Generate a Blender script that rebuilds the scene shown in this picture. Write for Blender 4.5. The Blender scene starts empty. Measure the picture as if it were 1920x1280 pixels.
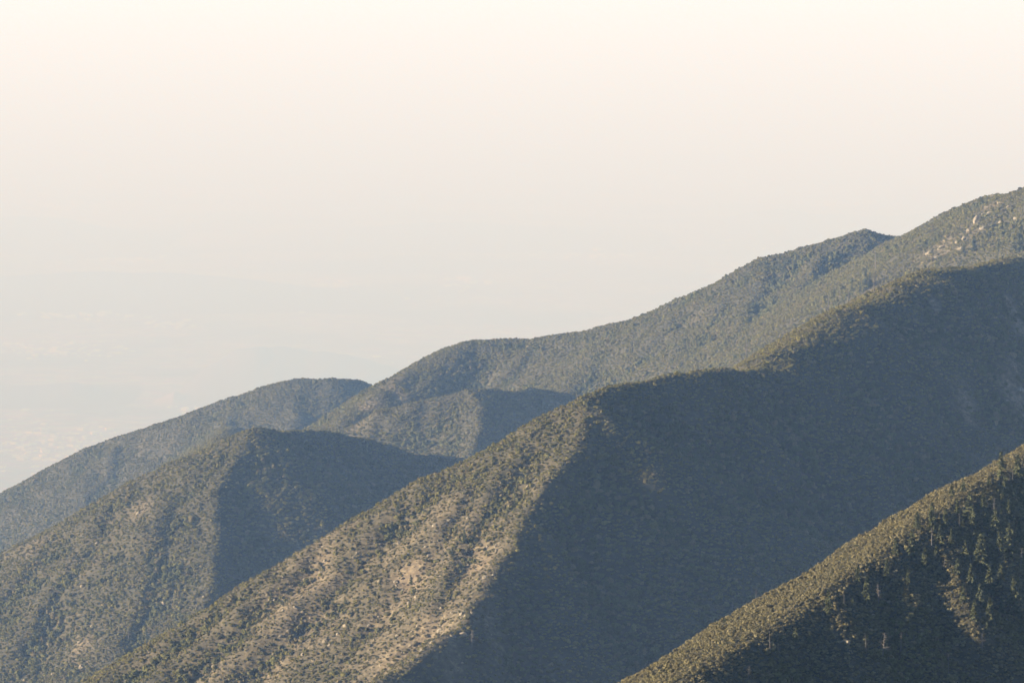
import bpy, bmesh, math, random
import numpy as np
from mathutils import Vector

random.seed(7)
RNG = np.random.default_rng(7)
scene = bpy.context.scene
COL = scene.collection

# ------------------------------------------------------------------ camera, sky, sun, exposure
CAM_Z = 6500.0                     # metres above the basin
FPX = 1920 * 135.0 / 36.0          # focal length in photograph pixels
HORIZON = -30.0                    # image row of the horizon (just above the frame)
PITCH = math.atan((640.0 - HORIZON) / FPX)

cam_data = bpy.data.cameras.new('camera')
cam_data.lens = 135.0
cam_data.sensor_width = 36.0
cam_data.clip_start = 1.0
cam_data.clip_end = 5.0e6
cam = bpy.data.objects.new('camera', cam_data)
COL.objects.link(cam)
cam.location = (0, 0, CAM_Z)
cam.rotation_euler = (math.pi / 2 - PITCH, 0, 0)
scene.camera = cam

SUN_AZ = math.radians(96)          # left of the viewing direction
SUN_EL = math.radians(14)
SUN_DIR = Vector((-math.sin(SUN_AZ) * math.cos(SUN_EL), math.cos(SUN_AZ) * math.cos(SUN_EL), math.sin(SUN_EL)))

world = bpy.data.worlds.new('World')
scene.world = world
world.use_nodes = True
wn = world.node_tree
bg = wn.nodes['Background']
sky = wn.nodes.new('ShaderNodeTexSky')
sky.sky_type = 'NISHITA'
sky.sun_disc = False
sky.sun_elevation = SUN_EL
sky.sun_rotation = -SUN_AZ
sky.altitude = 1500
sky.air_density = 1.0
sky.dust_density = 0.3
sky.ozone_density = 5.0
wn.links.new(sky.outputs[0], bg.inputs[0])
bg.inputs[1].default_value = 0.047

sun_data = bpy.data.lights.new('sun', 'SUN')
sun_data.energy = 5.0
sun_data.angle = math.radians(0.53)
sun_data.color = (1.0, 0.88, 0.725)
sun = bpy.data.objects.new('sun', sun_data)
COL.objects.link(sun)
sun.rotation_euler = SUN_DIR.to_track_quat('Z', 'Y').to_euler()

vs = scene.view_settings
vs.view_transform = 'Standard'
vs.look = 'None'
vs.exposure = 1.38
vs.gamma = 1.0
vs.use_curve_mapping = False
scene.cycles.volume_bounces = 0
scene.cycles.max_bounces = 4
scene.cycles.diffuse_bounces = 2
scene.cycles.use_denoising = True

# ------------------------------------------------------------------ maths helpers
_cp, _sp = math.cos(PITCH), math.sin(PITCH)


def at(px, py, dist):
    """The world point `dist` metres ahead (along +y) that lies on the sight line of a photograph pixel."""
    u = (px - 960.0) / FPX
    v = (640.0 - py) / FPX
    dx, dy, dz = u, _cp + v * _sp, -_sp + v * _cp
    return (dx / dy * dist, dist, CAM_Z + dz / dy * dist)


def project(x, y, z):
    zc = z - CAM_Z
    f = y * _cp - zc * _sp
    return 960.0 + FPX * x / f, 640.0 - FPX * (y * _sp + zc * _cp) / f


def _hash(ix, iy, seed):
    h = (ix.astype(np.int64) * 374761393 + iy.astype(np.int64) * 668265263 + seed * 1442695041) & 0xFFFFFFFF
    h = ((h ^ (h >> 13)) * 1274126177) & 0xFFFFFFFF
    h = ((h ^ (h >> 16)) * 2246822519) & 0xFFFFFFFF
    return ((h ^ (h >> 15)) & 0xFFFF).astype(np.float64) / 65535.0


def noise(x, y, seed=0):
    """Smooth value noise in -1..1."""
    ix, iy = np.floor(x), np.floor(y)
    fx, fy = x - ix, y - iy
    fx = fx * fx * fx * (fx * (fx * 6 - 15) + 10)
    fy = fy * fy * fy * (fy * (fy * 6 - 15) + 10)
    a, b = _hash(ix, iy, seed), _hash(ix + 1, iy, seed)
    c, d = _hash(ix, iy + 1, seed), _hash(ix + 1, iy + 1, seed)
    return ((a + (b - a) * fx) * (1 - fy) + (c + (d - c) * fx) * fy) * 2 - 1


def fbm(x, y, octaves=4, seed=0):
    t, amp, norm = np.zeros_like(x), 1.0, 0.0
    for o in range(octaves):
        t += amp * noise(x * 2 ** o + 17.3 * o, y * 2 ** o - 9.1 * o, seed + o)
        norm += amp
        amp *= 0.5
    return t / norm


# ------------------------------------------------------------------ the mountain: crests and spurs
# every crest is a chain of (px, py, distance) with flank slope and roundness
RIDGES = []


DEPTH = 1.28                       # how far back the current group of hills stands


def ridge(points, slope=0.62, r=8.0, left=None, right=None, shelf=None):
    """left / right: flank slopes seen when walking the chain in its order; shelf: (width, slope) of a gentler upper right flank."""
    RIDGES.append(([at(a, b, c * DEPTH) for a, b, c in points], left or slope, right or slope, r * DEPTH, shelf))


def rib(points, slope=0.62, r=4.0, left=None, right=None):
    """A low rib or scar edge on a slope that already exists: (px, py, metres it stands proud towards the viewer)."""
    ys = np.arange(650.0, 4970.0, 2.0)
    out = []
    for px, py, pr in points:
        x1, _, z1 = at(px, py, 1.0)
        i = np.nonzero(CAM_Z + (z1 - CAM_Z) * ys < height_base(x1 * ys, ys))[0]
        if len(i):
            out.append(at(px, py, ys[i[0]] - pr))
    if len(out) > 1:
        RIDGES.append((out, left or slope, right or slope, r, None))


def height_base(x, y):
    h = np.full(x.shape, -1.0e5)
    for pts, sl, sr, r, shelf in RIDGES:
        for a, b in zip(pts[:-1], pts[1:]):
            dx, dy, dz = b[0] - a[0], b[1] - a[1], b[2] - a[2]
            L = math.hypot(dx, dy)
            ux, uy = dx / L, dy / L
            px, py = x - a[0], y - a[1]
            u = px * ux + py * uy
            w = px * uy - py * ux                      # positive on the right-hand side
            e = u - np.clip(u, 0, L)
            s = .5 * (sl + sr) + .5 * (sr - sl) * w / np.sqrt(w * w + e * e + .5 * r * r)
            g = np.clip(dz / L, -.97 * min(sl, sr), .97 * min(sl, sr))
            v = np.sqrt(w * w + r * r)
            t = np.clip(u + v * g / np.sqrt(s * s - g * g), 0, L)
            d = np.sqrt((u - t) ** 2 + v * v) - r * 0.85
            hh = a[2] + dz / L * t - s * d
            if shelf:
                hh = hh + np.clip(s - shelf[1], 0, 9) * np.minimum(d, np.interp(y, *shelf[0])) * (w > 0)
            h = np.maximum(h, hh)
    return h


# far shoulder on the right
ridge([(2500, 170, 2450), (2200, 255, 2560), (1920, 350, 2650), (1850, 372, 2720), (1760, 415, 2800), (1692, 442, 2880),
       (1640, 505, 2840), (1605, 560, 2790)], 0.62, 10)
ridge([(1850, 372, 2720), (1800, 440, 2660), (1740, 500, 2600)], 0.66, 8)
# long far ridge
ridge([(1760, 500, 3080), (1690, 445, 3030), (1620, 428, 3000), (1540, 450, 2995), (1450, 475, 3000), (1380, 515, 3010), (1300, 550, 3020),
       (1230, 588, 3035), (1160, 605, 3050), (1080, 622, 3080), (1000, 633, 3100), (890, 633, 3120), (830, 660, 3090), (760, 705, 3050), (640, 800, 2950),
       (520, 890, 2880)], 0.62, 12)
ridge([(1570, 445, 2995), (1510, 540, 2920), (1450, 650, 2830)], 0.62, 10)
ridge([(1180, 600, 3048), (1110, 690, 2955), (1075, 725, 2915)], 0.62, 10)
# farthest hill on the left
ridge([(-300, 1090, 3720), (0, 930, 3710), (200, 830, 3695), (400, 757, 3675), (540, 712, 3658), (620, 706, 3655), (665, 714, 3665), (710, 735, 3700),
       (800, 800, 3760)], 0.62, 12)
# knob in front of the far ridge
ridge([(600, 818, 2790), (660, 795, 2795), (720, 770, 2797), (800, 750, 2798), (890, 731, 2800)], 0.66, 5)
ridge([(890, 731, 2800), (1000, 729, 2865), (1090, 738, 2940), (1150, 728, 2985)], 0.62, 3, right=.85)
ridge([(890, 731, 2800), (905, 800, 2738), (890, 870, 2685)], 0.66, 2, left=.95)
# left middle ridge
ridge([(-250, 1190, 2260), (0, 1062, 2280), (170, 950, 2295), (300, 880, 2300), (430, 823, 2300), (480, 806, 2300)], 0.62, 6)
ridge([(480, 806, 2300), (620, 809, 2450), (720, 830, 2530), (885, 862, 2600), (1000, 890, 2680)], 0.62, 3, right=1.05)
ridge([(480, 806, 2300), (430, 870, 2262), (395, 970, 2207), (400, 1100, 2130), (370, 1220, 2068)], 0.64, 2.5, left=1.1)
for chain in (
        [(1545, 470, 3), (1500, 545, 22), (1455, 640, 28)], [(1440, 495, 3), (1410, 560, 12), (1370, 640, 14)], [(1380, 530, 3), (1335, 600, 9), (1295, 665, 10)], [(1285, 570, 2), (1230, 630, 7), (1190, 680, 7)],
        [(1000, 645, 3), (965, 690, 8), (935, 722, 8)], [(840, 670, 3), (800, 712, 8), (770, 745, 8)], [(1760, 425, 3), (1705, 490, 10), (1665, 545, 10)],
        [(1885, 385, 3), (1845, 440, 9), (1810, 480, 9)],
        [(450, 748, 3), (430, 800, 12), (400, 860, 12)], [(230, 832, 3), (200, 880, 12), (160, 935, 12)], [(560, 722, 3), (560, 770, 8), (540, 800, 8)],
        [(340, 880, 3), (310, 960, 10), (280, 1060, 14), (250, 1180, 12)], [(210, 940, 3), (160, 1020, 10), (100, 1120, 12), (30, 1230, 12)],
        [(90, 1012, 3), (40, 1080, 8), (-20, 1150, 8)]):
    rib(chain, .66, 5)
# big middle ridge
DEPTH = 1.0
ridge([(0, 1395, 1790), (180, 1275, 1815), (330, 1184, 1835), (480, 1094, 1850), (590, 1026, 1862), (700, 966, 1872), (790, 915, 1880), (880, 863, 1888),
       (1000, 792, 1895), (1100, 748, 1900)], 0.64, 6)
ridge([(1100, 748, 1900), (1180, 712, 1940), (1300, 694, 1985), (1425, 680, 2040)], 0.64, 9, right=1.0)
ridge([(1425, 680, 2040), (1500, 634, 2085), (1600, 576, 2145), (1700, 526, 2210), (1800, 489, 2290), (1900, 482, 2390), (2050, 474, 2500)], 0.64, 14, right=.9)
ridge([(1100, 748, 1900), (1085, 840, 1854), (1000, 960, 1797), (940, 1060, 1750), (880, 1160, 1705), (790, 1215, 1680), (700, 1285, 1650), (600, 1370, 1615)], 0.66, 2.5, left=1.05)
rib([(905, 890, 4), (840, 980, 18), (760, 1080, 20), (680, 1190, 20), (600, 1290, 18)], .66, 5)
rib([(720, 985, 4), (600, 1100, 14), (480, 1220, 18), (420, 1290, 16)], .66, 5)
rib([(560, 1050, 3), (450, 1150, 10), (330, 1250, 12)], .66, 4)
rib([(980, 850, 4), (930, 930, 11), (890, 1000, 12), (850, 1090, 10), (800, 1170, 8)], .68, 4)
rib([(1010, 990, 2), (1040, 1060, 14), (1056, 1165, 16)], .72, 2, left=1.0)
# foreground ridge
DEPTH = 0.78
SHELF = (([700, 800, 900, 1000, 1100], [22, 23, 19, 10, 5]), .36)
ridge([(2150, 720, 1520), (1890, 872, 1300), (1750, 962, 1180), (1640, 1046, 1110)], 0.8, 2.5, left=.43, right=.95, shelf=SHELF)
ridge([(1640, 1046, 1110), (1480, 1154, 1045), (1300, 1266, 985), (1150, 1364, 940)], 0.8, 2.5, left=.6, right=.95, shelf=SHELF)
rib([(1780, 990, 1), (1792, 1050, 8), (1806, 1105, 11), (1832, 1180, 12)], .6, 2, left=.9)
rib([(1880, 960, 1), (1890, 1040, 8), (1895, 1120, 9)], .6, 2, left=.9)
rib([(1560, 1120, 1), (1570, 1180, 5), (1560, 1250, 6)], .7, 3)
rib([(1680, 1040, 1), (1700, 1110, 6), (1700, 1200, 7)], .7, 3)
# the mountain the photograph is taken from
RIDGES.append(([(400, -900, CAM_Z - 20), (0, -60, CAM_Z - 30)], .62, .62, 5, None))


def height(x, y):
    # domain warp so that crests wander a little, then gullies and roughness
    wa = np.where(y < 1300, .3, 1.0)
    wx = x + wa * 7.0 * fbm(x / 55, y / 55, 3, 11) + wa * 2.0 * noise(x / 14, y / 14, 12)
    wy = y + wa * 7.0 * fbm(x / 55, y / 55, 3, 21) + wa * 2.0 * noise(x / 14, y / 14, 22)
    h = height_base(wx, wy)
    rough = fbm(x / 45, y / 45, 4, 31)
    rid = 1 - np.abs(fbm(x / 70, y / 70, 3, 41))
    fine = 1 - np.abs(fbm(x / 30, y / 30, 3, 51))
    amp = np.where(y < 1300, .45, 1.0)
    h = h + amp * (2.4 * rough + 4.6 * (rid - 0.75) + 3.0 * (fine - 0.75))
    return h


def grid_mesh(name, xs, ys, Z, mats):
    nx, ny = len(xs), len(ys)
    X, Y = np.meshgrid(xs, ys)
    co = np.stack([X, Y, Z], -1).reshape(-1, 3).astype(np.float32)
    i = np.arange(nx * ny).reshape(ny, nx)
    quads = np.stack([i[:-1, :-1], i[:-1, 1:], i[1:, 1:], i[1:, :-1]], -1).reshape(-1, 4)
    me = bpy.data.meshes.new(name)
    me.vertices.add(len(co))
    me.vertices.foreach_set('co', co.ravel())
    me.loops.add(quads.size)
    me.loops.foreach_set('vertex_index', quads.ravel().astype(np.int32))
    me.polygons.add(len(quads))
    me.polygons.foreach_set('loop_start', np.arange(0, quads.size, 4, dtype=np.int32))
    me.polygons.foreach_set('use_smooth', np.ones(len(quads), bool))
    me.update()
    for m in mats:
        me.materials.append(m)
    ob = bpy.data.objects.new(name, me)
    COL.objects.link(ob)
    return ob


def simple_mat(name, col, rough=0.9):
    m = bpy.data.materials.new(name)
    m.use_nodes = True
    b = m.node_tree.nodes['Principled BSDF']
    b.inputs['Base Color'].default_value = (*col, 1)
    b.inputs['Roughness'].default_value = rough
    b.inputs['Specular IOR Level'].default_value = 0.1
    return m


def nodes_of(m):
    return m.node_tree.nodes, m.node_tree.links


def soil_material():
    """Dry mountain soil: tan where bare, dark litter under brush, with stones and streaks."""
    m = simple_mat('chaparral_soil', (0.1, 0.09, 0.05))
    n, l = nodes_of(m)
    b = n['Principled BSDF']
    att = n.new('ShaderNodeAttribute'); att.attribute_name = 'bare'
    geo = n.new('ShaderNodeNewGeometry')
    n1 = n.new('ShaderNodeTexNoise'); n1.inputs['Scale'].default_value = 0.35; n1.inputs['Detail'].default_value = 6
    n2 = n.new('ShaderNodeTexNoise'); n2.inputs['Scale'].default_value = 0.06; n2.inputs['Detail'].default_value = 4
    for t in (n1, n2):
        l.new(geo.outputs['Position'], t.inputs['Vector'])
    r1 = n.new('ShaderNodeValToRGB')
    r1.color_ramp.elements[0].position = 0.3; r1.color_ramp.elements[0].color = (0.16, 0.115, 0.07, 1)
    r1.color_ramp.elements[1].position = 0.72; r1.color_ramp.elements[1].color = (0.35, 0.275, 0.15, 1)
    e2 = r1.color_ramp.elements.new(0.55); e2.color = (0.25, 0.19, 0.115, 1)
    l.new(n1.outputs[0], r1.inputs[0])
    r2 = n.new('ShaderNodeValToRGB')
    r2.color_ramp.elements[0].color = (0.05, 0.048, 0.028, 1)
    r2.color_ramp.elements[1].color = (0.10, 0.085, 0.05, 1)
    l.new(n2.outputs[0], r2.inputs[0])
    ad = n.new('ShaderNodeMath'); ad.operation = 'ADD'
    l.new(att.outputs['Fac'], ad.inputs[0])
    mm = n.new('ShaderNodeMath'); mm.operation = 'MULTIPLY_ADD'
    l.new(n1.outputs[0], mm.inputs[0]); mm.inputs[1].default_value = 0.8; mm.inputs[2].default_value = -0.4
    l.new(mm.outputs[0], ad.inputs[1])
    ad.use_clamp = True
    mx = n.new('ShaderNodeMix'); mx.data_type = 'RGBA'
    l.new(ad.outputs[0], mx.inputs[0]); l.new(r2.outputs[0], mx.inputs[6]); l.new(r1.outputs[0], mx.inputs[7])
    l.new(mx.outputs[2], b.inputs['Base Color'])
    bp = n.new('ShaderNodeBump'); bp.inputs['Strength'].default_value = 0.8; bp.inputs['Distance'].default_value = 1.2
    l.new(n1.outputs[0], bp.inputs['Height']); l.new(bp.outputs[0], b.inputs['Normal'])
    return m


M_SOIL = soil_material()
SEAM = 2780.0


class Grid:
    def __init__(self, x0, x1, y0, y1, step):
        self.xs, self.ys, self.step = np.arange(x0, x1 + step, step), np.arange(y0, y1 + step, step), step
        self.X, self.Y = np.meshgrid(self.xs, self.ys)
        self.Z = height(self.X, self.Y)

    def z(self, x, y):
        fx = np.clip((x - self.xs[0]) / self.step, 0, len(self.xs) - 1.001)
        fy = np.clip((y - self.ys[0]) / self.step, 0, len(self.ys) - 1.001)
        ix, iy = fx.astype(int), fy.astype(int)
        fx, fy = fx - ix, fy - iy
        Z = self.Z
        return (Z[iy, ix] * (1 - fx) * (1 - fy) + Z[iy, ix + 1] * fx * (1 - fy)
                + Z[iy + 1, ix] * (1 - fx) * fy + Z[iy + 1, ix + 1] * fx * fy)


NEAR = Grid(-460, 460, 640, SEAM, 3.0)
FAR = Grid(-800, 800, SEAM - 6, 4980, 4.2)


def terrain_z(x, y):
    """Bilinear height of the built terrain meshes."""
    return np.where(y < SEAM, NEAR.z(x, y), FAR.z(x, y))


def on_terrain(x, y):
    return np.abs(x) < np.where(y < SEAM, 458, 798)


_MY = np.arange(650.0, 4970.0, 1.0)


def hit(px, py):
    """First terrain point on a photograph sight line (slides down until the line meets ground)."""
    for k in range(80):
        x1, _, z1 = at(px, py, 1.0)
        x, z = x1 * _MY, CAM_Z + (z1 - CAM_Z) * _MY
        below = np.nonzero((z < terrain_z(x, _MY)) & on_terrain(x, _MY))[0]
        if len(below):
            i = below[0]
            return np.array([x[i], _MY[i], float(terrain_z(x[i:i + 1], _MY[i:i + 1])[0])])
        py += 2
    return None


# bare, rocky patches of the slopes: (px, py, radius in photograph pixels, strength)
BARE = [(620, 1090, 130, .75), (780, 1070, 130, .7), (880, 1080, 80, .8), (760, 1210, 110, .75), (520, 1180, 110, .55), (400, 1240, 90, .45),
        (900, 1140, 45, .9), (850, 1210, 60, .6), (990, 910, 60, .3), (930, 960, 60, .35), (660, 990, 50, .5), (1110, 790, 40, .2),
        (700, 768, 40, .6), (745, 728, 35, .65), (660, 800, 30, .4),
        (170, 1040, 40, .3), (262, 958, 26, .5), (205, 1000, 30, .4), (110, 1180, 40, .25), (60, 1022, 40, .35), (150, 1215, 30, .5), (290, 1240, 40, .4),
        (480, 1150, 60, .6), (1858, 385, 26, .6), (1790, 452, 36, .5), (1640, 500, 12, .8), (1630, 545, 20, .4), (1760, 470, 30, .4),
        (1640, 1040, 18, .4), (1560, 1085, 20, .3), (1500, 1130, 22, .3), (1390, 1190, 24, .3), (1510, 1068, 14, .5), (1830, 900, 20, .4),
        (1905, 605, 23, 1.5), (1895, 575, 15, 1.5), (1815, 760, 21, 1.5), (1905, 745, 27, 1.5), (1900, 680, 15, 1.5), (1752, 572, 9, 1.5)]
BARE_W = []
for bx, by, br, bs in BARE:
    p = hit(bx, by)
    if p is not None:
        BARE_W.append((p[0], p[1], br * p[1] / FPX, bs))


def bareness(x, y):
    b = np.zeros_like(x)
    for wx, wy, wr, ws in BARE_W:
        m = (np.abs(x - wx) < 3 * wr) & (np.abs(y - wy) < 7 * wr)
        b[m] = np.maximum(b[m], ws * np.exp(-((x[m] - wx) ** 2 + ((y[m] - wy) * 0.5) ** 2) / (1.1 * wr * wr)))
    nz = fbm(x / 16, y / 16, 3, 71)
    return np.clip(.70 * b * (1 + 1.1 * nz) + 0.10 * np.clip(fbm(x / 30, y / 30, 3, 75) * 2 - 0.2, 0, 1), 0, 1)


for nm, g in (('near_mountain_terrain', NEAR), ('far_mountain_terrain', FAR)):
    terrain = grid_mesh(nm, g.xs, g.ys, g.Z, [M_SOIL])
    terrain['kind'] = 'structure'
    att = terrain.data.attributes.new('bare', 'FLOAT', 'POINT')
    att.data.foreach_set('value', bareness(g.X, g.Y).ravel().astype(np.float32))

CXs = np.concatenate([np.arange(-13000, -1000, 400), np.arange(-1000, 1000, 40), np.arange(1000, 13001, 400)]).astype(float)
CYs = np.concatenate([np.arange(-9000, 0, 400), np.arange(0, 5600, 40), np.arange(5600, 17001, 400)]).astype(float)
X, Y = np.meshgrid(CXs, CYs)
Z = height_base(X, Y)
inside = np.where(Y < SEAM, np.abs(X) < 420, np.abs(X) < 760) & (Y > 680) & (Y < 4940)
Z = np.where(inside, Z - 40, Z)
Z = np.maximum(Z, -5)
skirts = grid_mesh('mountain_skirts_terrain', CXs, CYs, Z, [M_SOIL])
skirts['kind'] = 'structure'

# ------------------------------------------------------------------ brush on the slopes
def leaf_material(name, attr_type='INSTANCER', base=(0.08, 0.09, 0.04)):
    m = simple_mat(name, base, 0.85)
    n, l = nodes_of(m)
    b = n['Principled BSDF']
    geo = n.new('ShaderNodeNewGeometry')
    ns = n.new('ShaderNodeTexNoise'); ns.inputs['Scale'].default_value = 1.6; ns.inputs['Detail'].default_value = 2
    l.new(geo.outputs['Position'], ns.inputs['Vector'])
    mr = n.new('ShaderNodeMapRange'); mr.inputs[1].default_value = 0.3; mr.inputs[2].default_value = 0.7
    mr.inputs[3].default_value = 0.7; mr.inputs[4].default_value = 1.3
    l.new(ns.outputs[0], mr.inputs[0])
    mx = n.new('ShaderNodeMix'); mx.data_type = 'RGBA'; mx.blend_type = 'MULTIPLY'; mx.inputs[0].default_value = 1
    if attr_type == 'INSTANCER':
        a = n.new('ShaderNodeAttribute'); a.attribute_type = 'INSTANCER'; a.attribute_name = 'tint'
        l.new(a.outputs['Color'], mx.inputs[6])
    else:
        mx.inputs[6].default_value = (*base, 1)
    l.new(mr.outputs[0], mx.inputs[7])
    l.new(mx.outputs[2], b.inputs['Base Color'])
    return m


def leaf_cloud(rng, lobes, per_lobe, leaf, core=0.86):
    """Verts and faces of a brush crown: small leaf-clump quads over several lobes plus an inner body."""
    V, F = [], []
    ico = bmesh.new()
    bmesh.ops.create_icosphere(ico, subdivisions=2, radius=1.0)
    iv = np.array([v.co[:] for v in ico.verts]); fi = [[v.index for v in f.verts] for f in ico.faces]
    ico.free()
    for c, r, sq in lobes:
        c = np.array(c)
        k = len(V)
        jit = 1 + rng.uniform(-.22, .22, (len(iv), 1))
        V += list(c + iv * jit * r * core * np.array([1, 1, sq]))
        F += [[a + k for a in f] for f in fi]
        d = rng.normal(size=(per_lobe, 3)); d[:, 2] = np.abs(d[:, 2]) * 1.0 - 0.25
        d /= np.linalg.norm(d, axis=1)[:, None]
        for q in d:
            p = c + q * r * rng.uniform(.86, 1.12) * np.array([1, 1, sq])
            nrm = q + rng.normal(size=3) * .45
            nrm /= np.linalg.norm(nrm)
            t = np.cross(nrm, rng.normal(size=3)); t /= np.linalg.norm(t) + 1e-9
            w = np.cross(nrm, t)
            s1, s2 = leaf * rng.uniform(.6, 1.3), leaf * rng.uniform(.6, 1.2)
            k = len(V)
            V += [p - t * s1 - w * s2 * .4, p + t * s1 * .3 - w * s2, p + t * s1 + w * s2 * .3, p - t * s1 * .2 + w * s2]
            F.append([k, k + 1, k + 2, k + 3])
    return [tuple(v) for v in V], F


def mesh_from(name, V, F, mat, smooth=False):
    me = bpy.data.meshes.new(name)
    me.from_pydata(V, [], F)
    me.materials.append(mat)
    if smooth:
        me.polygons.foreach_set('use_smooth', np.ones(len(me.polygons), bool))
    me.update()
    return me


def rock_mesh(name, rng, mat, sub=2, sharp=.35, sq=(1, 1, .75)):
    bm = bmesh.new()
    bmesh.ops.create_icosphere(bm, subdivisions=sub, radius=1.0)
    planes = [Vector(rng.normal(size=3)).normalized() for _ in range(9)]
    for v in bm.verts:
        for q in planes:
            d = v.co.dot(q) - (0.62 + .12 * (hash(round(q.x, 3)) % 7) / 7)
            if d > 0:
                v.co -= q * d * .95
        v.co += Vector(rng.normal(size=3)) * .035
        v.co = Vector((v.co.x * sq[0], v.co.y * sq[1], v.co.z * sq[2]))
    me = bpy.data.meshes.new(name)
    bm.to_mesh(me); bm.free()
    me.materials.append(mat)
    return me


M_LEAF = leaf_material('chaparral_leaf')


def stone_material(name, a, b_, inst=False):
    m = simple_mat(name, a, 0.9)
    n, l = nodes_of(m)
    geo = n.new('ShaderNodeNewGeometry')
    ns = n.new('ShaderNodeTexNoise'); ns.inputs['Scale'].default_value = 0.9; ns.inputs['Detail'].default_value = 6
    l.new(geo.outputs['Position'], ns.inputs['Vector'])
    r = n.new('ShaderNodeValToRGB')
    r.color_ramp.elements[0].position = .35; r.color_ramp.elements[0].color = (*a, 1)
    r.color_ramp.elements[1].position = .65; r.color_ramp.elements[1].color = (*b_, 1)
    l.new(ns.outputs[0], r.inputs[0])
    l.new(r.outputs[0], n['Principled BSDF'].inputs['Base Color'])
    bp = n.new('ShaderNodeBump'); bp.inputs['Strength'].default_value = .7; bp.inputs['Distance'].default_value = .3
    l.new(ns.outputs[0], bp.inputs['Height']); l.new(bp.outputs[0], n['Principled BSDF'].inputs['Normal'])
    return m


M_STONE = stone_material('granite_stone', (0.19, 0.155, 0.10), (0.32, 0.27, 0.185))

brush_lib = bpy.data.collections.new('brush_library')
KINDS = 0


def lib(me):
    global KINDS
    o = bpy.data.objects.new('%02d_%s' % (KINDS, me.name), me)
    brush_lib.objects.link(o)
    KINDS += 1


for k in range(5):          # 0-4 rounded shrubs
    rg = np.random.default_rng(100 + k)
    lobes = []
    for q in range(7):
        a = rg.uniform(0, 6.28); rr = rg.uniform(.15, .62)
        lobes.append(((math.cos(a) * rr, math.sin(a) * rr, rg.uniform(.25, .75)), rg.uniform(.32, .5), rg.uniform(.75, 1.0)))
    lib(mesh_from('shrub', *leaf_cloud(rg, lobes, 46, .15), M_LEAF))
for k in range(3):          # 5-7 taller oak-like bushes
    rg = np.random.default_rng(200 + k)
    lobes = []
    for q in range(9):
        a = rg.uniform(0, 6.28); rr = rg.uniform(.1, .6)
        lobes.append(((math.cos(a) * rr, math.sin(a) * rr, rg.uniform(.5, 1.7) - rr * .6), rg.uniform(.34, .52), rg.uniform(.8, 1.05)))
    lib(mesh_from('scrub_oak', *leaf_cloud(rg, lobes, 46, .14), M_LEAF))
for k in range(3):          # 8-10 low sparse brush
    rg = np.random.default_rng(300 + k)
    lobes = [((rg.uniform(-.6, .6), rg.uniform(-.6, .6), rg.uniform(.1, .35)), rg.uniform(.28, .45), .7) for q in range(5)]
    lib(mesh_from('low_brush', *leaf_cloud(rg, lobes, 40, .16, .7), M_LEAF))


def scatter_object(name, pts, rotz, scl, kind, tint, collection):
    me = bpy.data.meshes.new(name)
    me.vertices.add(len(pts))
    me.vertices.foreach_set('co', pts.astype(np.float32).ravel())
    for nm, ty, arr, key in (('rotz', 'FLOAT', rotz, 'value'), ('kindex', 'INT', kind, 'value'),
                             ('scl', 'FLOAT_VECTOR', scl, 'vector'), ('tint', 'FLOAT_COLOR', tint, 'color')):
        a = me.attributes.new(nm, ty, 'POINT')
        arr = np.asarray(arr, np.int32 if ty == 'INT' else np.float32)
        if ty == 'FLOAT_COLOR':
            arr = np.concatenate([arr, np.ones((len(arr), 1), np.float32)], 1)
        a.data.foreach_set(key, np.ascontiguousarray(arr).ravel())
    ob = bpy.data.objects.new(name, me)
    COL.objects.link(ob)
    ng = bpy.data.node_groups.new(name + '_scatter', 'GeometryNodeTree')
    ng.interface.new_socket('Geometry', in_out='INPUT', socket_type='NodeSocketGeometry')
    ng.interface.new_socket('Geometry', in_out='OUTPUT', socket_type='NodeSocketGeometry')
    N, L = ng.nodes, ng.links
    gi, go = N.new('NodeGroupInput'), N.new('NodeGroupOutput')
    ci = N.new('GeometryNodeCollectionInfo')
    ci.inputs['Collection'].default_value = collection
    ci.inputs['Separate Children'].default_value = True
    ci.inputs['Reset Children'].default_value = True
    ip = N.new('GeometryNodeInstanceOnPoints')
    ip.inputs['Pick Instance'].default_value = True

    def attr(nm, ty):
        a = N.new('GeometryNodeInputNamedAttribute'); a.data_type = ty; a.inputs['Name'].default_value = nm
        return a.outputs[0]
    cx = N.new('ShaderNodeCombineXYZ')
    L.new(attr('rotz', 'FLOAT'), cx.inputs[2])
    er = N.new('FunctionNodeEulerToRotation')
    L.new(cx.outputs[0], er.inputs[0])
    mp = N.new('GeometryNodeMeshToPoints')
    L.new(gi.outputs[0], mp.inputs[0])
    L.new(mp.outputs[0], ip.inputs['Points'])
    L.new(ci.outputs[0], ip.inputs['Instance'])
    L.new(attr('kindex', 'INT'), ip.inputs['Instance Index'])
    L.new(er.outputs[0], ip.inputs['Rotation'])
    L.new(attr('scl', 'FLOAT_VECTOR'), ip.inputs['Scale'])
    L.new(ip.outputs[0], go.inputs[0])
    md = ob.modifiers.new('scatter', 'NODES')
    md.node_group = ng
    return ob


# what can be seen from the camera's neighbourhood: running horizon over sight-line columns
VC = np.linspace(-0.17, 0.17, 700)
VY = np.arange(650.0, 4970.0, 4.0)
vx = VC[None, :] * VY[:, None]
vzs = (np.where(on_terrain(vx, VY[:, None]), terrain_z(vx, np.broadcast_to(VY[:, None], vx.shape)), -1e4) - CAM_Z) / VY[:, None]
HORI = np.maximum.accumulate(vzs, axis=0)


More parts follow.
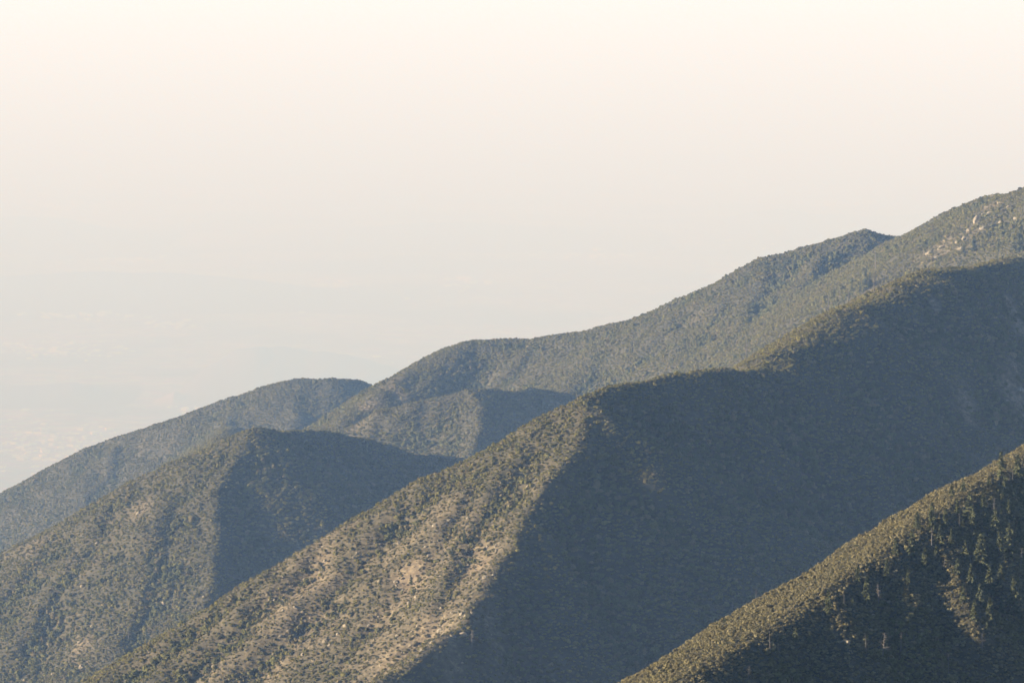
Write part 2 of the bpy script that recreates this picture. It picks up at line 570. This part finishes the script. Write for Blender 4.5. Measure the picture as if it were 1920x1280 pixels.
def visible(x, y, z, top=3.0, slack=0.0035):
    i = np.clip(((y - 8 - VY[0]) / 4.0).astype(int), 0, len(VY) - 1)
    j = np.clip(((x / y - VC[0]) / (VC[1] - VC[0]) + .5).astype(int), 0, len(VC) - 1)
    px, py = project(x, y, z)
    return ((z + top - CAM_Z) / y > HORI[i, j] - slack) & (px > -70) & (px < 1990) & (py > 200) & (py < 1345)


def candidates(step, seed, x0, x1, y0, y1):
    gx, gy = np.meshgrid(np.arange(x0, x1, step), np.arange(y0, y1, step))
    rg = np.random.default_rng(seed)
    x = gx.ravel() + rg.uniform(-.5, .5, gx.size) * step * 1.1
    y = gy.ravel() + rg.uniform(-.5, .5, gx.size) * step * 1.1
    z = terrain_z(x, y)
    m = visible(x, y, z)
    return x[m], y[m], z[m], rg


def slope_of(x, y):
    e = 5.0
    gx = (terrain_z(x + e, y) - terrain_z(x - e, y)) / (2 * e)
    gy = (terrain_z(x, y + e) - terrain_z(x, y - e)) / (2 * e)
    return gx, gy


def curvature(x, y, e=18.0):
    return (terrain_z(x + e, y) + terrain_z(x - e, y) + terrain_z(x, y + e) + terrain_z(x, y - e) - 4 * terrain_z(x, y)) / e


def lerp(a, b, t):
    return np.asarray(a) * (1 - t[:, None]) + np.asarray(b) * t[:, None]


def brush():
    P, R, S, K, T = [], [], [], [], []

    def add(x, y, z, size, hgt, kind, tint, rg):
        n = len(x)
        P.append(np.stack([x, y, z - .12 * size], 1)); R.append(rg.uniform(0, 6.28, n))
        w = size[:, None] * .5 * np.ones((1, 3)); w[:, 2] *= hgt
        S.append(w); K.append(kind); T.append(np.clip(tint, .01, .6))

    # zone: x range, y range, shrub size factor
    zones = [('fore', -200, 330, 650, 1250, .5), ('middle', -440, 440, 1450, 2700, 1.0), ('back', -790, 790, 2500, 4960, 1.36)]
    for zi, (zone, x0, x1, y0, y1, f) in enumerate(zones):
        # main shrub cover
        x, y, z, rg = candidates(2.0 * f, 1 + 10 * zi, x0, x1, y0, y1)
        bare = bareness(x, y)
        gx, gy = slope_of(x, y)
        moist_shade = np.clip(.42 + .9 * curvature(x, y) + .35 * np.clip(-gx, -.3, .8) + .55 * fbm(x / (35 * f), y / (35 * f), 3, 91), 0, 1)  # damp draws and noise, plus shade painted into brush on slopes off the sun
        dens = np.clip(1.05 - 1.1 * bare, .04, 1) * np.clip(1.0 + .8 * fbm(x / (13 * f), y / (13 * f), 3, 97), .3, 1)
        keep = rg.uniform(size=len(x)) < dens
        x, y, z, bare, moist_shade = [a[keep] for a in (x, y, z, bare, moist_shade)]
        n = len(x)
        size = 1.95 * f * np.clip(np.exp(rg.normal(0, .34, n)), .5, 1.7) * (.9 + .8 * moist_shade) * np.where(bare > .3, .8, 1)
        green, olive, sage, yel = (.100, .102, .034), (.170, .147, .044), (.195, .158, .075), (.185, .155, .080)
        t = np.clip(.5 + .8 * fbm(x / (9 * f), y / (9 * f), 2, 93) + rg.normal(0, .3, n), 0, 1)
        tint = lerp(olive, green, np.clip(t * .5 + moist_shade * .9 - .3, 0, 1))
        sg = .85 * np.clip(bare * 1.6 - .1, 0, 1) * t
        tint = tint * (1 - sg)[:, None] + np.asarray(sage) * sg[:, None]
        dry = (rg.uniform(size=n) < (.12 if zone != 'middle' else .22))
        tint = np.where(dry[:, None], np.asarray(sage) * .9, tint)
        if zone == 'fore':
            yf = np.clip(1.15 - moist_shade * 1.3, 0, 1) * .8
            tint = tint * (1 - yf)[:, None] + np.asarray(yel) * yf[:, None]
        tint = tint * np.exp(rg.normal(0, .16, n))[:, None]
        kind = rg.integers(0, 5, n)
        tall = rg.uniform(size=n) < np.clip(moist_shade - .45, 0, 1) * .6
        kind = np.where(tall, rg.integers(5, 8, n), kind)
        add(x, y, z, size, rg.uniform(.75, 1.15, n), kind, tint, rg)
        # low sage and dry brush between them
        x, y, z, rg = candidates(1.9 * f, 2 + 10 * zi, x0, x1, y0, y1)
        bare = bareness(x, y)
        keep = rg.uniform(size=len(x)) < np.where(bare > .2, .8, .65) * np.where(bare > .8, .15, 1)
        x, y, z, bare = [a[keep] for a in (x, y, z, bare)]
        n = len(x)
        t = rg.uniform(size=n)
        tint = lerp((.112, .106, .044), (.20, .165, .095), np.clip(t * .5 + bare * 1.1 - .25, 0, 1)) * np.exp(rg.normal(0, .18, n))[:, None]
        add(x, y, z, f * rg.uniform(.8, 2.0, n), rg.uniform(.6, 1, n), np.where(rg.uniform(size=n) < .3, rg.integers(0, 5, n), rg.integers(8, 11, n)), tint, rg)
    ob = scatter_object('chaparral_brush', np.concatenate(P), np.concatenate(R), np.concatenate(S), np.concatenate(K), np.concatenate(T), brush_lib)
    ob['kind'] = 'stuff'
    ob['label'] = 'dense chaparral brush covering the mountain slopes'
    ob['category'] = 'brush'
    print('BRUSH', [len(p) for p in P])


brush()

# ------------------------------------------------------------------ trees: conifers and bare snags
M_NEEDLE = leaf_material('conifer_needles', 'BASE', (0.105, 0.110, 0.050))
M_BARK = simple_mat('conifer_bark', (0.12, 0.09, 0.065))
M_DEAD = simple_mat('dead_wood', (0.17, 0.145, 0.12))


def tube(V, F, a, b, ra, rb, n=6):
    a, b = np.asarray(a, float), np.asarray(b, float)
    d = b - a; d /= np.linalg.norm(d) + 1e-9
    t = np.cross(d, (0.31, 0.83, 0.46)); t /= np.linalg.norm(t)
    w = np.cross(d, t)
    k = len(V)
    for p, r in ((a, ra), (b, rb)):
        for i in range(n):
            an = 6.2832 * i / n
            V.append(tuple(p + (t * math.cos(an) + w * math.sin(an)) * r))
    for i in range(n):
        j = (i + 1) % n
        F.append((k + i, k + j, k + n + j, k + n + i))
    F.append(tuple(k + n + i for i in range(n)))


def conifer_meshes(seed, wide, sparse):
    rg = np.random.default_rng(seed)
    V, F = [], []
    tube(V, F, (0, 0, -.05), (0, 0, .5), .022, .014); tube(V, F, (0, 0, .5), (0, 0, 1.0), .014, .002)
    trunk = mesh_from('conifer_trunk', V, F, M_BARK)
    V, F = [], []
    tiers = 17
    for i in range(tiers):
        hgt = .1 + .88 * (i / (tiers - 1)) ** .92
        rad = wide * (1 - hgt) ** .75 + .018
        for q in range(rg.integers(5, 8)):
            if rg.uniform() < sparse:
                continue
            an = rg.uniform(0, 6.283); L = rad * rg.uniform(.55, 1.25)
            d = np.array([math.cos(an), math.sin(an), 0]); sd = np.array([-d[1], d[0], 0])
            rise = rg.uniform(-.05, .35)
            for u in np.linspace(.2, 1, 4):
                p = np.array([0, 0, hgt]) + d * L * u + np.array([0, 0, L * (rise * u - .55 * u * u)]) + rg.normal(0, .006, 3)
                w = (.052 - .022 * u) * rg.uniform(.7, 1.3) * (1.2 - .5 * hgt)
                fwd = d * w * 1.3 + np.array([0, 0, rg.uniform(-.7, .2) * w])
                tilt = np.array([0, 0, rg.uniform(-.6, .6) * w])
                k = len(V)
                V += [tuple(p - fwd), tuple(p + sd * w + tilt), tuple(p + fwd * 1.2), tuple(p - sd * w - tilt)]
                F.append((k, k + 1, k + 2, k + 3))
                k = len(V)
                V += [tuple(p - fwd), tuple(p + fwd), tuple(p + np.array([0, 0, -w * 1.3]))]
                F.append((k, k + 1, k + 2))
    k = len(V)
    crown = mesh_from('conifer_crown', V, F, M_NEEDLE)
    return [('trunk', trunk), ('crown', crown)]


def snag_meshes(seed, bushy):
    rg = np.random.default_rng(seed)
    V, F = [], []
    lean = rg.uniform(-.05, .05, 2)
    tube(V, F, (0, 0, -.05), (lean[0] * .5, lean[1] * .5, .5), .022, .016)
    tube(V, F, (lean[0] * .5, lean[1] * .5, .5), (lean[0], lean[1], 1.0), .016, .006)
    trunk = mesh_from('snag_trunk', V, F, M_DEAD)
    V, F = [], []
    for q in range(14 + 22 * bushy):
        hgt = rg.uniform(.25, .97)
        L = (.06 + .16 * bushy * (1.1 - hgt)) * rg.uniform(.4, 1.2)
        an = rg.uniform(0, 6.283)
        b = np.array([lean[0] * hgt, lean[1] * hgt, hgt])
        m = b + np.array([math.cos(an), math.sin(an), rg.uniform(-.2, .6)]) * L
        tube(V, F, b, m, .008, .004, 4)
        tube(V, F, m, m + np.array([math.cos(an + rg.uniform(-.6, .6)), math.sin(an), rg.uniform(-.5, .8)]) * L * .6, .004, .002, 4)
    return [('trunk', trunk), ('dead_crown', mesh_from('snag_branches', V, F, M_DEAD))]


CONIFERS = [conifer_meshes(500 + k, w, sp) for k, (w, sp) in enumerate(((.2, .12), (.25, .22), (.17, .05), (.22, .4), (.28, .3)))]
SNAGS = [snag_meshes(600 + k, b) for k, b in enumerate((0, 0, 1, 1, 0))]


def reg(x0, y0, zf, lst):
    return [(x0 + u / zf, y0 + v / zf, h / zf) for u, v, h in lst]


# (foot px, foot py, height px)
LIVE = {
    'foreground': reg(1360, 820, 2.782, [
        (1480, 640, 140), (1430, 605, 90), (1270, 440, 120), (1405, 525, 120), (1440, 430, 45), (1445, 355, 60), (1375, 265, 45), (1455, 275, 55),
        (1440, 225, 115), (1525, 215, 95), (1505, 325, 34), (1545, 325, 34), (1210, 405, 65), (1240, 500, 55), (1120, 565, 80), (1330, 705, 150),
        (1380, 825, 120), (1322, 640, 95), (1505, 945, 145), (1440, 935, 75), (1380, 985, 115), (1300, 962, 85), (1492, 1005, 35), (1542, 1035, 65),
        (1365, 1015, 42), (840, 755, 90), (735, 875, 115), (665, 893, 45), (540, 925, 95), (955, 775, 65), (890, 908, 34), (365, 1075, 65),
        (440, 1072, 45), (510, 1062, 28), (1040, 685, 85), (970, 625, 105), (885, 622, 70), (1150, 472, 75), (1350, 600, 65), (690, 760, 70),
        (1075, 500, 120), (1000, 480, 70), (1240, 290, 60), (1180, 310, 55), (1300, 560, 60), (1290, 480, 80), (1345, 380, 70), (1360, 470, 75), (1480, 430, 80), (1530, 560, 90),
        (1250, 640, 80), (1210, 720, 70), (1280, 780, 90), (1240, 860, 70), (1330, 880, 90), (1440, 760, 80), (1500, 800, 60), (1100, 640, 60), (1180, 560, 60)]) + reg(840, 780, 2.56, [(925, 1228, 98), (1235, 998, 26)]),
    'shoulder': reg(1360, 340, 3.048, [(800, 625, 110), (825, 605, 85), (1685, 405, 130), (1652, 402, 90), (1560, 395, 60), (1362, 412, 55), (1420, 402, 85),
                                       (770, 640, 60), (1690, 300, 70), (1500, 330, 45)]),
    'middle': reg(480, 880, 3.2, [(1250, 445, 80), (1310, 402, 65), (850, 262, 65), (1360, 360, 60), (930, 690, 60), (90, 780, 55), (1180, 520, 60)]),
    'left': reg(0, 960, 4.0, [(1622, 605, 70), (1372, 832, 55), (1480, 640, 60), (1100, 930, 60)]),
}
BARE_TREES = {
    'foreground': reg(1360, 820, 2.782, [(1220, 485, 85), (1400, 412, 95), (735, 1130, 105), (820, 1152, 135), (915, 1132, 110), (235, 1125, 115), (120, 1255, 65),
                                         (1540, 685, 105), (1165, 1235, 105), (1340, 1135, 105), (1480, 242, 75), (1500, 235, 65), (620, 885, 70), (800, 885, 115),
                                         (1075, 585, 110), (40, 903, 50), (105, 873, 30), (145, 852, 54), (160, 852, 62), (1140, 690, 60)])
    + reg(840, 780, 2.56, [(1365, 942, 55), (1295, 977, 45), (1140, 1052, 62), (1042, 1145, 64), (1065, 1085, 40)]),
    'shoulder': reg(1360, 340, 3.048, [(587, 742, 95), (655, 692, 80), (700, 692, 105), (543, 757, 44), (368, 838, 50), (380, 836, 46), (120, 1002, 98),
                                       (790, 432, 38), (860, 505, 120), (850, 645, 120), (790, 560, 60), (905, 560, 50), (697, 600, 60)]),
    'middle': reg(480, 880, 3.2, [(625, 308, 26), (827, 178, 22), (930, 768, 66), (1120, 562, 95), (1070, 642, 65), (1295, 1072, 105), (435, 742, 65),
                                  (1090, 720, 50)]) + reg(840, 780, 2.56, [(645, 853, 48), (748, 843, 48), (115, 1092, 62), (755, 870, 40)]),
    'left': reg(0, 960, 4.0, [(1390, 508, 105), (1458, 472, 85), (965, 962, 115), (1420, 440, 60)]),
}
PLACE = {'foreground': 'foreground ridge', 'shoulder': 'far right shoulder', 'middle': 'big middle ridge', 'left': 'left middle ridge'}
ORD = ['first', 'second', 'third', 'fourth', 'fifth', 'sixth', 'seventh', 'eighth', 'ninth', 'tenth', 'eleventh', 'twelfth', 'thirteenth', 'fourteenth',
       'fifteenth', 'sixteenth', 'seventeenth', 'eighteenth', 'nineteenth', 'twentieth', 'twenty-first', 'twenty-second', 'twenty-third', 'twenty-fourth']


def banded(items):
    """Split a long list by image height so that a label's count from the left stays short."""
    if len(items) <= 8:
        return [('', sorted(items))]
    ys = sorted(i[1] for i in items)
    nb = 2 if len(items) <= 16 else 4
    names = ['upper ', 'lower '] if nb == 2 else ['topmost ', 'upper ', 'lower ', 'lowest ']
    cuts = [ys[len(ys) * (k + 1) // nb - 1] for k in range(nb)]
    out = [[] for _ in range(nb)]
    for it in items:
        for k in range(nb):
            if it[1] <= cuts[k]:
                out[k].append(it); break
    return [(nm, sorted(o)) for nm, o in zip(names, out)]


rp = random.Random(5)


def plant(name, desc, table, library, group):
    for zone, items in table.items():
        for band, row in banded(items):
            where = (band + 'slope of the ' if band else '') + PLACE[zone]
            for q, (px, py, h) in enumerate(row):
                p = hit(px, py)
                if p is None:
                    continue
                H = h * p[1] / FPX * (1.38 if zone == 'foreground' and name == 'conifer_tree' else 1.05)
                root = bpy.data.objects.new(name, None)
                COL.objects.link(root)
                root.location = (p[0], p[1], p[2] - .02 * H)
                wv = H * rp.uniform(.85, 1.15)
                root.scale = (wv, wv, H)
                root.rotation_euler = (rp.uniform(-.03, .03), rp.uniform(-.03, .03), rp.uniform(0, 6.28))
                root.empty_display_size = .2
                for pn, me in library[rp.randrange(len(library))]:
                    o = bpy.data.objects.new(pn, me)
                    COL.objects.link(o)
                    o.parent = root
                root['label'] = desc + ' on the ' + where + (', %s from the left' % ORD[q] if len(row) > 1 else '')
                root['category'] = 'tree'
                root['group'] = group + ' on the ' + PLACE[zone]


plant('conifer_tree', 'dark conifer', LIVE, CONIFERS, 'conifers')
plant('dead_tree', 'bare dead tree', BARE_TREES, SNAGS, 'dead trees')

# ------------------------------------------------------------------ rocks
ROCKS = {
    'shoulder': [(1862, 368, 18), (1858, 400, 22), (1835, 415, 26), (1875, 418, 16), (1818, 432, 16), (1808, 448, 14), (1795, 455, 14), (1765, 465, 20),
                 (1745, 475, 22), (1780, 470, 12), (1860, 450, 14), (1866, 435, 12), (1634, 500, 9), (1636, 545, 8), (1850, 388, 12), (1886, 402, 12), (1846, 402, 14), (1868, 410, 12), (1890, 388, 14), (1874, 380, 12), (1842, 428, 14), (1826, 442, 12), (1800, 468, 14),
                 (1755, 484, 14), (1773, 452, 12), (1905, 410, 14), (1896, 430, 14), (1880, 446, 12)],
    'middle': reg(480, 880, 3.2, [(395, 620, 50), (1260, 880, 50), (1295, 868, 40), (1000, 1080, 60), (1110, 960, 60), (1180, 1000, 50), (930, 1060, 40),
                                  (800, 980, 60), (540, 940, 50), (420, 1030, 50), (240, 830, 50), (1160, 310, 34), (1075, 335, 50), (590, 530, 40), (840, 670, 40),
                                  (740, 675, 34), (500, 750, 34), (610, 500, 28), (880, 660, 34), (1020, 470, 34), (680, 940, 34), (290, 1110, 60), (1370, 480, 40),
                                  (1440, 460, 38), (405, 462, 22), (160, 790, 40), (70, 760, 34), (1240, 990, 60), (850, 995, 50), (1060, 1040, 45), (660, 720, 30),
                                  (960, 780, 30), (1180, 860, 36), (440, 1055, 34), (150, 1010, 30)])
    + reg(840, 780, 2.56, [(385, 342, 32), (295, 336, 25), (252, 322, 20), (430, 182, 24), (808, 278, 18)]) + [(1905, 600, 16), (1815, 755, 14), (1900, 745, 18), (1752, 572, 9), (1898, 585, 16), (1908, 618, 18), (1893, 638, 12), (1808, 746, 12),
       (1821, 772, 12), (1912, 732, 20), (1888, 752, 14), (1900, 690, 11)],
    'left': reg(0, 960, 4.0, [(1232, 680, 54), (1372, 616, 32), (580, 420, 60), (602, 970, 60), (620, 1160, 80), (1040, 12, 44), (620, 550, 50), (690, 862, 40),
                              (480, 1020, 22), (1282, 530, 22), (1530, 632, 34), (730, 240, 44), (400, 1210, 40), (190, 1260, 40), (740, 880, 30)]),
    'foreground': reg(1360, 820, 2.782, [(412, 712, 34), (622, 1070, 60), (855, 860, 40), (1275, 790, 34), (770, 940, 40)]),
}
rg_rock = np.random.default_rng(77)
ROCK_MESHES = [rock_mesh('rock_outcrop', rg_rock, M_STONE, 3, sq=(1, .8, q)) for q in (.9, 1.1, .7, 1.3, .8)]
for zone, items in ROCKS.items():
    for band, row in banded([(a, b, c) for a, b, c in items]):
        where = (band + 'slope of the ' if band else '') + PLACE[zone]
        for q, (px, py, w) in enumerate(row):
            p = hit(px, py)
            if p is None:
                continue
            W = w * p[1] / FPX * (.95 if zone == 'shoulder' else 1.0)
            o = bpy.data.objects.new('rock_outcrop', ROCK_MESHES[rp.randrange(5)])
            COL.objects.link(o)
            o.location = (p[0], p[1], p[2] - W * .1)
            o.scale = (W * .5 * rp.uniform(.8, 1.2), W * .5, W * .42 * rp.uniform(.7, 1.1))
            o.rotation_euler = (rp.uniform(-.3, .3), rp.uniform(-.3, .3), rp.uniform(0, 6.28))
            o['label'] = 'pale rock outcrop on the ' + where + (', %s from the left' % ORD[q] if len(row) > 1 else '')
            o['category'] = 'rock'
            o['group'] = 'rock outcrops on the ' + PLACE[zone]

stone_lib = bpy.data.collections.new('stone_library')
for k in range(3):
    stone_lib.objects.link(bpy.data.objects.new('%d_stone' % k, rock_mesh('small_stone', rg_rock, M_STONE, 2, sq=(1, .9, .8))))
x, y, z, rg = candidates(2.2, 99, -440, 440, 1450, 2700)
x2, y2, z2, _ = candidates(3.2, 98, -790, 790, 2500, 4960)
x, y, z = np.concatenate([x, x2]), np.concatenate([y, y2]), np.concatenate([z, z2])
bn = bareness(x, y)
keep = rg.uniform(size=len(x)) < np.clip(bn - .22, 0, 1) * .55
x, y, z = x[keep], y[keep], z[keep]
n = len(x)
sz = np.exp(rg.normal(-.55, .5, n))
so = scatter_object('scattered_stones', np.stack([x, y, z], 1), rg.uniform(0, 6.28, n), sz[:, None] * rg.uniform(.6, 1.2, (n, 3)), rg.integers(0, 3, n),
                    np.ones((n, 3)), stone_lib)
so['kind'] = 'stuff'
so['label'] = 'pale loose stones scattered over the bare slopes'
so['category'] = 'stones'

# ------------------------------------------------------------------ the basin
def basin_material():
    m = simple_mat('basin_ground', (0.25, 0.22, 0.17))
    n, l = nodes_of(m)
    b = n['Principled BSDF']
    geo = n.new('ShaderNodeNewGeometry')
    n1 = n.new('ShaderNodeTexNoise'); n1.inputs['Scale'].default_value = 0.00022; n1.inputs['Detail'].default_value = 5
    n2 = n.new('ShaderNodeTexNoise'); n2.inputs['Scale'].default_value = 0.0022; n2.inputs['Detail'].default_value = 6; n2.inputs['Roughness'].default_value = .65
    vo = n.new('ShaderNodeTexVoronoi'); vo.inputs['Scale'].default_value = 0.006
    for t in (n1, n2, vo):
        l.new(geo.outputs['Position'], t.inputs['Vector'])
    r1 = n.new('ShaderNodeValToRGB')
    r1.color_ramp.elements[0].position = .40; r1.color_ramp.elements[0].color = (0.12, 0.115, 0.07, 1)
    r1.color_ramp.elements[1].position = .56; r1.color_ramp.elements[1].color = (0.33, 0.28, 0.21, 1)
    l.new(n1.outputs[0], r1.inputs[0])
    r2 = n.new('ShaderNodeValToRGB')
    r2.color_ramp.elements[0].position = .35; r2.color_ramp.elements[0].color = (0.45, 0.45, 0.42, 1)
    r2.color_ramp.elements[1].position = .7; r2.color_ramp.elements[1].color = (1.5, 1.42, 1.3, 1)
    l.new(n2.outputs[0], r2.inputs[0])
    mx = n.new('ShaderNodeMix'); mx.data_type = 'RGBA'; mx.blend_type = 'MULTIPLY'; mx.inputs[0].default_value = 1
    l.new(r1.outputs[0], mx.inputs[6]); l.new(r2.outputs[0], mx.inputs[7])
    m2 = n.new('ShaderNodeMix'); m2.data_type = 'RGBA'; m2.blend_type = 'OVERLAY'; m2.inputs[0].default_value = .35
    l.new(mx.outputs[2], m2.inputs[6]); l.new(vo.outputs['Color'], m2.inputs[7])
    l.new(m2.outputs[2], b.inputs['Base Color'])
    return m


M_PLAIN = basin_material()
e = np.concatenate([np.linspace(0, 90000, 46), np.geomspace(100000, 2.0e6, 24)])
PX = np.concatenate([-e[:0:-1], e])
ground = grid_mesh('basin_ground', PX, PX, np.zeros((len(PX), len(PX))), [M_PLAIN])
ground['kind'] = 'structure'

def plain_at(px, py):
    """Basin point on a photograph sight line."""
    x, y, z = at(px, py, 1.0)
    d = CAM_Z / (CAM_Z - z)
    return np.array([x * d, d, 0.0])


M_HILL = simple_mat('dry_hill_scrub', (0.13, 0.11, 0.075))


def basin_hills(name, crest, base_py, mat, width):
    """A low range standing on the basin: crest given as (px, py), foot row base_py."""
    d = plain_at(960, base_py)[1]
    xs = [(px - 960) / FPX * d for px, _ in crest]
    hs = [max(0.0, (base_py - py) / FPX * d) for _, py in crest]
    gx = np.linspace(xs[0], xs[-1], 140)
    gy = d + np.linspace(-width, width, 50)
    X, Y = np.meshgrid(gx, gy)
    sc = (xs[-1] - xs[0])
    prof = np.interp(X[0], xs, hs)[None, :]
    off = (Y - d) / width + .12 * fbm(X / sc * 5, Y / width * 1.5, 3, 5)
    Z = prof * np.clip(1 - np.abs(off), 0, 1) ** 1.1 * (1 + .12 * fbm(X / sc * 9, Y / width * 2, 3, 6)) - 4
    o = grid_mesh(name, gx, gy, Z, [mat])
    o['kind'] = 'structure'
    return o


basin_hills('basin_hills', [(-300, 452), (-100, 412), (40, 402), (120, 410), (230, 432), (330, 450)], 452, M_HILL, 5200)
basin_hills('basin_hills', [(520, 448), (640, 432), (760, 420), (880, 414), (980, 424), (1120, 440), (1250, 446)], 448, M_HILL, 5200)
basin_hills('basin_hills', [(1300, 428), (1400, 398), (1460, 388), (1540, 400), (1650, 404), (1760, 400), (1880, 415), (2100, 430)], 430, M_HILL, 6000)
basin_hills('basin_hills', [(330, 735), (380, 690), (440, 655), (520, 650), (600, 656), (690, 668), (740, 690), (800, 735)], 735, M_HILL, 2400)
basin_hills('basin_hills', [(740, 725), (790, 680), (830, 662), (900, 690), (960, 725)], 725, simple_mat('dry_grass_hill', (0.24, 0.19, 0.12)), 2000)
basin_hills('basin_hills', [(285, 752), (325, 731), (365, 752)], 752, simple_mat('bare_knoll', (0.3, 0.24, 0.16)), 700)
basin_hills('basin_hills', [(95, 748), (130, 730), (160, 748)], 748, simple_mat('bare_knoll', (0.27, 0.22, 0.15)), 700)
basin_hills('basin_hills', [(-100, 742), (30, 722), (140, 716), (260, 742)], 742, M_HILL, 1800)
basin_hills('basin_hills', [(-200, 560), (0, 520), (200, 508), (420, 515), (600, 540), (760, 562)], 562, M_HILL, 3500)

# towns on the basin floor
M_ROOF = simple_mat('pale_building', (0.66, 0.73, 0.80), .6)


def box_geometry(c, sx, sy, sz, rot):
    ca, sa = math.cos(rot), math.sin(rot)
    V = []
    for z in (0, sz):
        for dx, dy in ((-1, -1), (1, -1), (1, 1), (-1, 1)):
            V.append((c[0] + (dx * sx * ca - dy * sy * sa) / 2, c[1] + (dx * sx * sa + dy * sy * ca) / 2, c[2] + z))
    return V, [(0, 3, 2, 1), (4, 5, 6, 7), (0, 1, 5, 4), (1, 2, 6, 5), (2, 3, 7, 6), (3, 0, 4, 7)]


TOWNS = [(90, 835, 130, 45, 330), (150, 880, 120, 18, 90), (120, 655, 130, 18, 150), (520, 575, 110, 16, 130), (150, 590, 110, 10, 60), (230, 488, 70, 8, 60),
         (420, 366, 190, 14, 150), (100, 390, 130, 12, 100), (640, 535, 40, 10, 40), (880, 530, 40, 12, 40), (1160, 350, 300, 18, 90), (1560, 384, 80, 5, 40),
         (330, 610, 60, 8, 40), (700, 690, 70, 20, 30), (380, 770, 60, 12, 50), (1420, 455, 120, 16, 40), (1100, 480, 140, 12, 40)]
rt = random.Random(11)
TV, TF = [], []
for cx, cy, rx, ry, cnt in TOWNS:
    for q in range(cnt):
        px, py = cx + rt.gauss(0, .5) * rx, cy + rt.gauss(0, .5) * ry
        if px < -80 or py < 300:
            continue
        c = plain_at(px, py)
        k = len(TV)
        w = rt.choice((14, 18, 24, 34, 60)) * c[1] / 50000
        V, F = box_geometry(c, w * rt.uniform(.7, 1.8), w * rt.uniform(.7, 2.2), w * rt.uniform(.22, .5), rt.uniform(-.4, .4))
        TV += V; TF += [tuple(a + k for a in f) for f in F]
town = bpy.data.objects.new('far_town_buildings', mesh_from('far_town_buildings', TV, TF, M_ROOF))
COL.objects.link(town)
town['kind'] = 'stuff'
town['label'] = 'faint far-off towns scattered over the hazy basin floor'
town['category'] = 'town'

# the few buildings that stand out singly: (px, py, width px, height px, label)
for px, py, w, h, lb in [
        (152, 804, 12, 5, 'largest pale block in the hazy town at far left'),
        (201, 824, 16, 4, 'long pale building beside the edge of the leftmost hill'),
        (84, 594, 14, 4, 'pale long roof, left one of two on the far basin floor'),
        (113, 593, 13, 4, 'pale long roof, right one of two on the far basin floor'),
        (40, 860, 14, 3, 'low pale roof near the left edge below the town'),
        (70, 859, 16, 3, 'low pale roof right of its twin below the town'),
        (207, 584, 7, 4, 'small bright building right of the two long roofs'),
        (190, 332, 8, 14, 'faint tall tower block in the farthest haze'),
        (30, 338, 8, 10, 'faint tower block at far left in the farthest haze'),
        (1145, 342, 5, 12, 'single faint tower in the haze above the middle ridge'),
        (1555, 383, 16, 5, 'pale block in the haze left of the high rocky shoulder'),
        (645, 536, 12, 3, 'pale roof in the basin straight above the far left hill'),
        (555, 572, 12, 3, 'pale roof at the right end of a row of town lights')]:
    c = plain_at(px, py + h / 2)
    u = c[1] / FPX
    V, F = box_geometry((0, 0, 0), w * u, w * u * rt.uniform(.8, 1.6), h * u, rt.uniform(-.3, .1))
    root = bpy.data.objects.new('building', None)
    COL.objects.link(root)
    root.location = c
    o = bpy.data.objects.new('wall', mesh_from('building_wall', V, F, M_ROOF)); COL.objects.link(o); o.parent = root
    V, F = box_geometry((0, 0, h * u + .05), w * u * .9, w * u * .7, h * u * .12, 0)
    o = bpy.data.objects.new('roof', mesh_from('building_roof', V, F, M_ROOF)); COL.objects.link(o); o.parent = root
    root['label'] = lb
    root['category'] = 'building'
    root['group'] = 'pale buildings on the basin floor'

# ------------------------------------------------------------------ haze
def build_haze():
    me = bpy.data.meshes.new('haze')
    bm = bmesh.new()
    bmesh.ops.create_cube(bm, size=2.0)
    R = 2.1e6
    for v in bm.verts:
        v.co = (v.co.x * R, v.co.y * R, CAM_Z + 150 if v.co.z > 0 else -20)
    bm.to_mesh(me)
    bm.free()
    m = bpy.data.materials.new('haze_air')
    m.use_nodes = True
    nt = m.node_tree
    nt.nodes.remove(nt.nodes['Principled BSDF'])
    pv = nt.nodes.new('ShaderNodeVolumePrincipled')
    pv.inputs['Color'].default_value = (0.38, 0.61, 1.0, 1)
    pv.inputs['Absorption Color'].default_value = (1, 1, 1, 1)
    pv.inputs['Density'].default_value = 6.7e-5
    pv.inputs['Anisotropy'].default_value = 0.0
    nt.links.new(pv.outputs[0], nt.nodes['Material Output'].inputs['Volume'])
    try:
        m.cycles.homogeneous_volume = True
    except Exception:
        pass
    me.materials.append(m)
    ob = bpy.data.objects.new('haze', me)
    COL.objects.link(ob)
    ob['kind'] = 'stuff'
    ob['label'] = 'pale warm haze filling the air between the ridges and over the basin'
    ob['category'] = 'haze'


build_haze()
